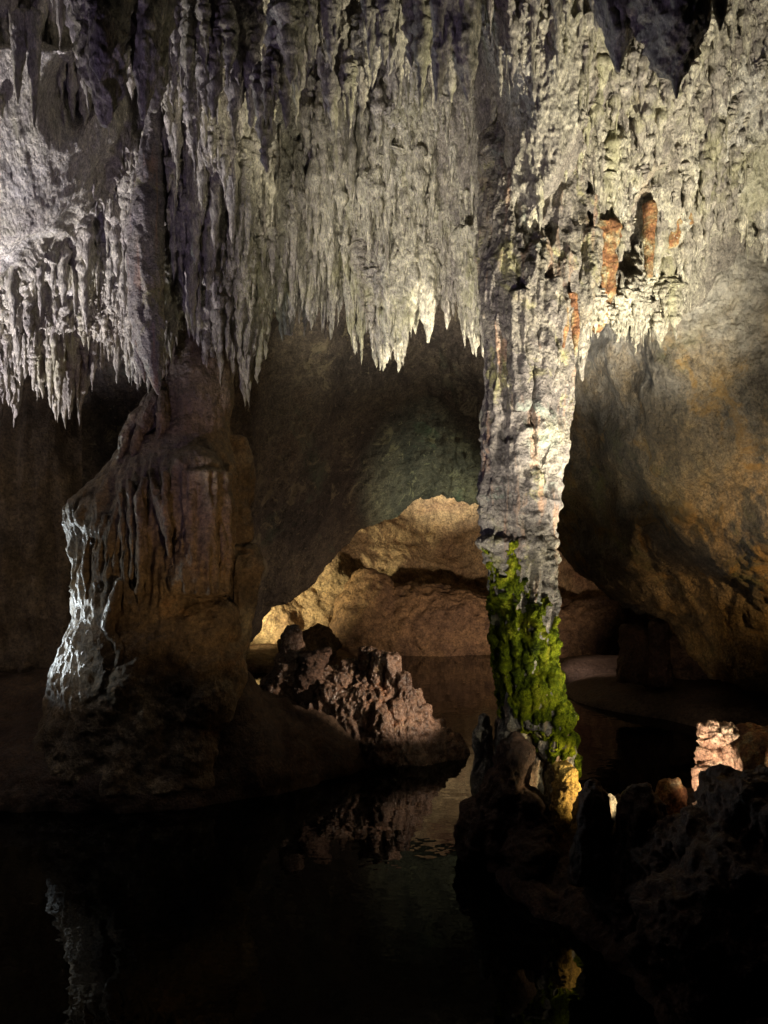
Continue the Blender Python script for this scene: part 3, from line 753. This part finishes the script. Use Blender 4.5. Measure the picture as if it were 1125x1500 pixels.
def stalactite_mesh(seed, n=12, L=22, fat=0.8, blunt=0.0, lobes=1):
    """unit stalactite hanging from z=0 to z=-1, radius about 1 (scaled per copy)"""
    r = np.random.RandomState(seed)
    t = np.linspace(-0.4, 1, L)
    ph = np.linspace(0, 2 * math.pi, n, endpoint=False)
    tp = np.clip(t, 0, 1)
    prof = (1 - tp) ** fat * (1 - 0.12 * blunt) + 0.12 * blunt * np.sqrt(1 - tp)
    prof = prof * np.where(t < 0, np.sqrt(np.clip(1 - (t / -0.41) ** 2, 0, 1)), 1.0)
    prof = prof * (1 + 0.18 * np.sin(t * r.uniform(9, 26) + r.uniform(0, 6)) + 0.12 * r.normal(size=L))
    prof[-1] = 0.01
    cx = np.cumsum(r.normal(size=L)) * 0.05; cy = np.cumsum(r.normal(size=L)) * 0.05
    T, A = np.meshgrid(t, ph, indexing='ij')
    P = np.stack([np.cos(A) * 1.2, np.sin(A) * 1.2, T * 2.2], -1).reshape(-1, 3)
    rad = prof[:, None] * (1 + 0.34 * fbm(P, 1.6, 3, seed + 300).reshape(L, n) + 0.22 * pnoise(P * np.array([1, 1, 6.0]), 2.5, seed + 320).reshape(L, n))
    V = np.stack([np.cos(A) * rad + cx[:, None], np.sin(A) * rad + cy[:, None], -T + 0.0 * A], -1).reshape(-1, 3)
    i = (np.arange(L - 1)[:, None] * n + np.arange(n)[None, :]).ravel()
    j = (np.arange(L - 1)[:, None] * n + (np.arange(n)[None, :] + 1) % n).ravel()
    Fq = np.stack([i, i + n, j + n, j], 1)
    return V, Fq


def bunch(seed, n, L, lobes):
    """one stalactite of several grown-together ribs"""
    r = np.random.RandomState(seed + 900)
    Vs, Fs, off = [], [], 0
    for q in range(lobes):
        V, Fq = stalactite_mesh(seed * 7 + q, n, L, r.choice([0.6, 0.8, 1.1]), blunt=r.rand() < .5)
        a = r.uniform(0, 6.28); w = 1.0 if q == 0 else r.uniform(.4, .7); h = 1.0 if q == 0 else r.uniform(.45, .85)
        V = V * [w, w, h] + ([0, 0, 0] if q == 0 else [math.cos(a) * .85, math.sin(a) * .85, 0])
        Vs.append(V); Fs.append(Fq + off); off += len(V)
    return np.concatenate(Vs), np.concatenate(Fs)


PROTO_RAW = [bunch(s, 12, 40, 3 + s % 3) for s in range(20)]
PROTO = [mk_mesh("stalactite", V, Fq, M['stal']) for V, Fq in PROTO_RAW]
LOW = [bunch(s + 40, 7, 18, 1 + (s % 3 == 0)) for s in range(20)]

# where they hang: sampled over the ceiling sheet
Cp = CEIL[:, :, :].reshape(-1, 3)
cPX, cPY = pix(Cp)
rowi = np.repeat(np.arange(RC), CCn)
trow = np.repeat(tr, CCn)
# area weight per vertex
dA = np.linalg.norm(np.cross(np.gradient(CEIL, axis=0).reshape(-1, 3), np.gradient(CEIL, axis=1).reshape(-1, 3)), axis=1)
ok = (cPX > -160) & (cPX < 1290) & (trow > 2.2) & (trow < 8.9) & (Cp[:, 1] > 3.0)
sm_at = smoothness
wgt = dA * ok * (1 - 0.72 * sm_at) * (1 - 0.93 * slab) * (1 - 0.94 * pit) * (1 - 0.8 * sstep(950, 1010, cPX) * sstep(6.0, 7.2, trow))
edge = np.exp(-((trow - 8.15) / 0.45) ** 2)
wgt = wgt * (1 + 3.0 * edge)
wgt /= wgt.sum()
NS = 3400
idx = rng.choice(len(Cp), NS, p=wgt)
clump = sstep(-0.35, 0.6, ridged(Cp[idx], (1.4, 1.4, 1.4), 2, 401) - 0.35)
small = rng.rand(NS)
rad = 0.017 + 0.050 * small ** 2.4 * (0.5 + clump)
length = rad * (3.5 + 5.5 * rng.rand(NS)) * (0.65 + 0.7 * clump)
sm = sm_at[idx]
rad *= (1 - 0.55 * sm); length *= (1 - 0.6 * sm)
length = np.minimum(length, 0.75) * (1 - 0.4 * sstep(840, 900, cPX[idx]))
pos = Cp[idx] + rng.normal(size=(NS, 3)) * [0.01, 0.01, 0.02]
pos[:, 2] += 0.04 * (1 - sm) + 0.3 * rad
# soda straws along the fringe and beneath ledges
ok2 = (edge + 0.25) * ok * dA * (1 - 0.8 * slab); ok2 /= ok2.sum()
i2 = rng.choice(len(Cp), 900, p=ok2)
rad = np.concatenate([rad, 0.006 + 0.016 * rng.rand(900)])
length = np.concatenate([length, 0.10 + 0.26 * rng.rand(900) ** 1.5])
pos = np.concatenate([pos, Cp[i2] + [0, 0, 0.04]])
NS = len(rad)
rot = rng.rand(NS) * 6.283
size_px = length / pos[:, 1] * rad / pos[:, 1]
ppx, ppy = pix(pos)
vis = (ppx > -20) & (ppx < 1145) & (ppy > -80)
score = size_px * vis * (1 + 2.0 * (np.exp(-((trow[np.concatenate([idx, i2])] - 8.1) / 0.6) ** 2)))
top = set(np.argsort(-score)[:240].tolist())

XB = [(60, "at the left edge"), (145, "before the pale leaning slab"), (245, "beside the long broad stalactite"), (340, "over the flowstone column's crown"), (450, "over the left end of the dark opening"),
      (560, "left of the longest central stalactite"), (660, "around the longest central stalactite"), (725, "between the longest central stalactite and mossy column"), (860, "over the mossy column's head"),
      (980, "by the rust-orange tongue"), (9999, "towards the right wall")]
YB = [(150, "high on the ceiling"), (300, "halfway down the ceiling"), (9999, "in the lowest row")]
tl = np.array(sorted(top)); med_l = np.median(length[tl]); med_s = np.median(length[tl] / rad[tl])


def words(k):
    xw = next(w for a, w in XB if ppx[k] < a); yw = next(w for a, w in YB if ppy[k] < a)
    kind = ("long" if length[k] > med_l else "short") + (" slender" if length[k] / rad[k] > med_s else " stout")
    return "%s stalactite %s %s" % (kind, yw, xw), "stalactites %s %s" % (yw, xw)


lowV, lowF, off = [], [], 0
for k in range(NS):
    c, s = math.cos(rot[k]), math.sin(rot[k])
    if k in top:
        lab, grp = words(k)
        o = bpy.data.objects.new("stalactite", PROTO[k % 20])
        sc.collection.objects.link(o)
        o.location = pos[k]; o.rotation_euler = (0, 0, rot[k]); o.scale = (rad[k], rad[k], length[k])
        o['label'] = lab; o['group'] = grp; o['category'] = "stalactite"
    else:
        V, Fq = LOW[k % 20]
        Q = V * [rad[k], rad[k], length[k]]
        Q = np.stack([Q[:, 0] * c - Q[:, 1] * s, Q[:, 0] * s + Q[:, 1] * c, Q[:, 2]], 1) + pos[k]
        lowV.append(Q); lowF.append(Fq + off); off += len(Q)
lowV = np.concatenate(lowV)
link("small_stalactites", mk_mesh("small_stalactites", lowV, np.concatenate(lowF), M['stal']), kind="stuff")

# the dark band of thick stalactites nearest the viewer
rb = np.random.RandomState(23)
XN = [(300, "over the long broad stalactite"), (430, "left of the middle"), (560, "in the middle"), (720, "before the close dark pair")]
for k in range(46):
    px = 110 + 590 * (k + rb.rand()) / 46; tip = rb.uniform(70, 175 if px < 235 else (285 if px < 480 else 240)) * (1.0 if px < 580 else 0.75); Y = rb.uniform(4.75, 5.45)
    Lm = rb.uniform(0.35, 0.85); r_ = Lm * rb.uniform(0.10, 0.17)
    q = W(px, tip, Y); q[2] += Lm
    o = bpy.data.objects.new("stalactite", PROTO[(k * 7) % 20]); sc.collection.objects.link(o)
    o.location = q; o.rotation_euler = (0, 0, rb.uniform(0, 6.28)); o.scale = (r_, r_, Lm)
    xw = next(w for a, w in XN if px < a)
    o['label'] = "thick shadowed stalactite of the dark upper band, %s" % xw
    o['group'] = "thick stalactites of the dark upper band " + xw; o['category'] = "stalactite"

# heroes one can point to
def hero(pts, rad, mat, label, Y, seed, n=32, sx=1.0, sy=1.0, amp=1.0):
    n = max(n, 20) + 14
    q = Y / F
    base = W(pts[0][0], pts[0][1], Y)
    V, T = tube([W(x, y, Y) for x, y in pts], [r * q for r in rad], n, 22, sx, sy)
    N = vnormals(V, T)
    rr = np.interp(-V[:, 2], [-W(0, y, Y)[2] for _, y in pts], [r * q for r in rad])
    dsp = (0.35 * fbm(V, (9, 9, 3.5), 3, seed) + 0.26 * (ridged(V, (14, 14, 3.0), 3, seed + 5) - .5) + 0.16 * fbm(V, (34, 34, 22), 2, seed + 9)) * rr * amp
    V = V + N * dsp[:, None]
    o = link("stalactite", mk_mesh("stalactite", V - base, T, mat), label=label, category="stalactite")
    o.location = base
    return o


hero([(228, 110), (224, 200), (216, 300), (214, 400), (217, 480), (226, 545), (232, 578)], [8, 13, 23, 25, 21, 11, 2], M['column'], "long broad pale stalactite reaching down to the flowstone column's shoulder", 6.2, 501, 24, amp=0.45)
hero([(208, 470), (206, 520), (212, 560)], [10, 7, 1], M['column'], "slender stalactite hugging the left side of the long broad one", 6.25, 505)
hero([(978, -120), (980, -20), (984, 50), (987, 95), (990, 118), (991, 145)], [56, 50, 40, 22, 7, 1], M['stal'], "thickest dark stalactite at the top right, ending in a needle", 3.6, 510, 26)
hero([(900, -120), (903, 0), (905, 60), (906, 105)], [40, 26, 17, 2], M['stal'], "dark cone-shaped stalactite left of the thickest one at the top right", 3.7, 515, 22)
hero([(1055, -80), (1055, 0), (1055, 45)], [24, 11, 1], M['stal'], "short dark stalactite tip entering at the top, right of the thickest one", 3.6, 520)
hero([(655, -60), (655, 40), (645, 100), (640, 150)], [26, 18, 10, 2], M['stal'], "dark pointed stalactite, left of a close pair at the top middle", 4.4, 525, 20)
hero([(680, -60), (680, 50), (684, 110), (686, 150)], [24, 20, 13, 2], M['stal'], "dark pointed stalactite, right of a close pair at the top middle", 4.4, 530, 20)
hero([(150, -60), (145, 40), (150, 130), (152, 185)], [50, 36, 22, 5], M['stal'], "fat black stalactite hanging before the bright left slab", 4.2, 535, 24)
hero([(212, -60), (214, 40), (212, 110), (209, 175)], [24, 22, 16, 2], M['stal'], "dark grey drooping stalactite, right of the fat black one", 4.3, 540, 20)
hero([(232, -60), (234, 60), (228, 130), (226, 162)], [20, 16, 12, 3], M['stal'], "round-ended dark stalactite behind the drooping grey one", 4.5, 545, 20)
hero([(146, 20), (147, 90), (146, 118)], [16, 14, 1], M['stal'], "small purple-grey stalactite with a fine drip tip beside the fat black one", 4.0, 548, 16)
hero([(27, 20), (27, 110), (26, 153)], [11, 6, 1], M['stal'], "dark thin stalactite nearest the left edge of the pale slab", 4.6, 550, 14)
hero([(52, 20), (50, 120), (50, 187)], [11, 6, 1], M['stal'], "dark thin stalactite, longer of two before the pale slab", 4.6, 555, 14)
hero([(883, 330), (880, 400), (878, 450), (872, 484)], [20, 17, 15, 8], M['rust'], "rust-orange tongue-shaped stalactite right of the mossy column's head", 5.75, 560, 20)
hero([(951, 300), (950, 360), (951, 405)], [8, 7, 4], M['rust'], "narrow brown-orange stalactite standing apart on the right ceiling", 6.0, 565, 14)
hero([(985, 270), (984, 320), (982, 360)], [16, 16, 8], M['rust'], "blunt orange knob of flowstone on the right ceiling", 6.2, 570, 16)
hero([(1015, 260), (1013, 300), (1010, 330)], [14, 12, 8], M['rust'], "smaller orange-green knob above the blunt orange one", 6.2, 575, 16)
hero([(424, 400), (424, 450), (423, 490)], [12, 9, 6], M['stal'], "blunt-ended grey stalactite below the left part of the fringe", 7.7, 580, 14)
hero([(477, 400), (477, 450), (477, 496)], [7, 5, 1], M['vault'], "thin dark brown stalactite behind the fringe, right of the blunt grey one", 8.4, 585, 12)
hero([(596, 380), (594, 440), (593, 518)], [22, 16, 1.5], M['stal'], "longest stalactite at the middle of the fringe", 7.0, 590, 18)
hero([(578, 380), (574, 430), (571, 488)], [16, 12, 1.5], M['stal'], "second stalactite of the central cluster, left of the longest", 7.05, 594, 16)
hero([(628, 370), (627, 440), (627, 502)], [20, 14, 1.5], M['stal'], "green-tinged stalactite to the right of the longest one", 7.0, 598, 18)
hero([(692, 340), (692, 410), (694, 468)], [24, 20, 3], M['stal'], "yellow-crusted blunt stalactite beside the mossy column's head", 6.3, 602, 18)
hero([(708, 400), (708, 430), (708, 462)], [8, 5, 1], M['stal'], "small spike between the yellow-crusted stalactite and the column", 6.2, 606, 12)
hero([(352, 400), (354, 450), (354, 502)], [20, 14, 1.5], M['stal'], "pointed stalactite at the fringe above the flowstone column's right flank", 7.1, 610, 16)
hero([(330, 400), (331, 440), (332, 505)], [16, 12, 2], M['stal'], "stalactite touching the flowstone column's crown from the right", 7.0, 614, 16)
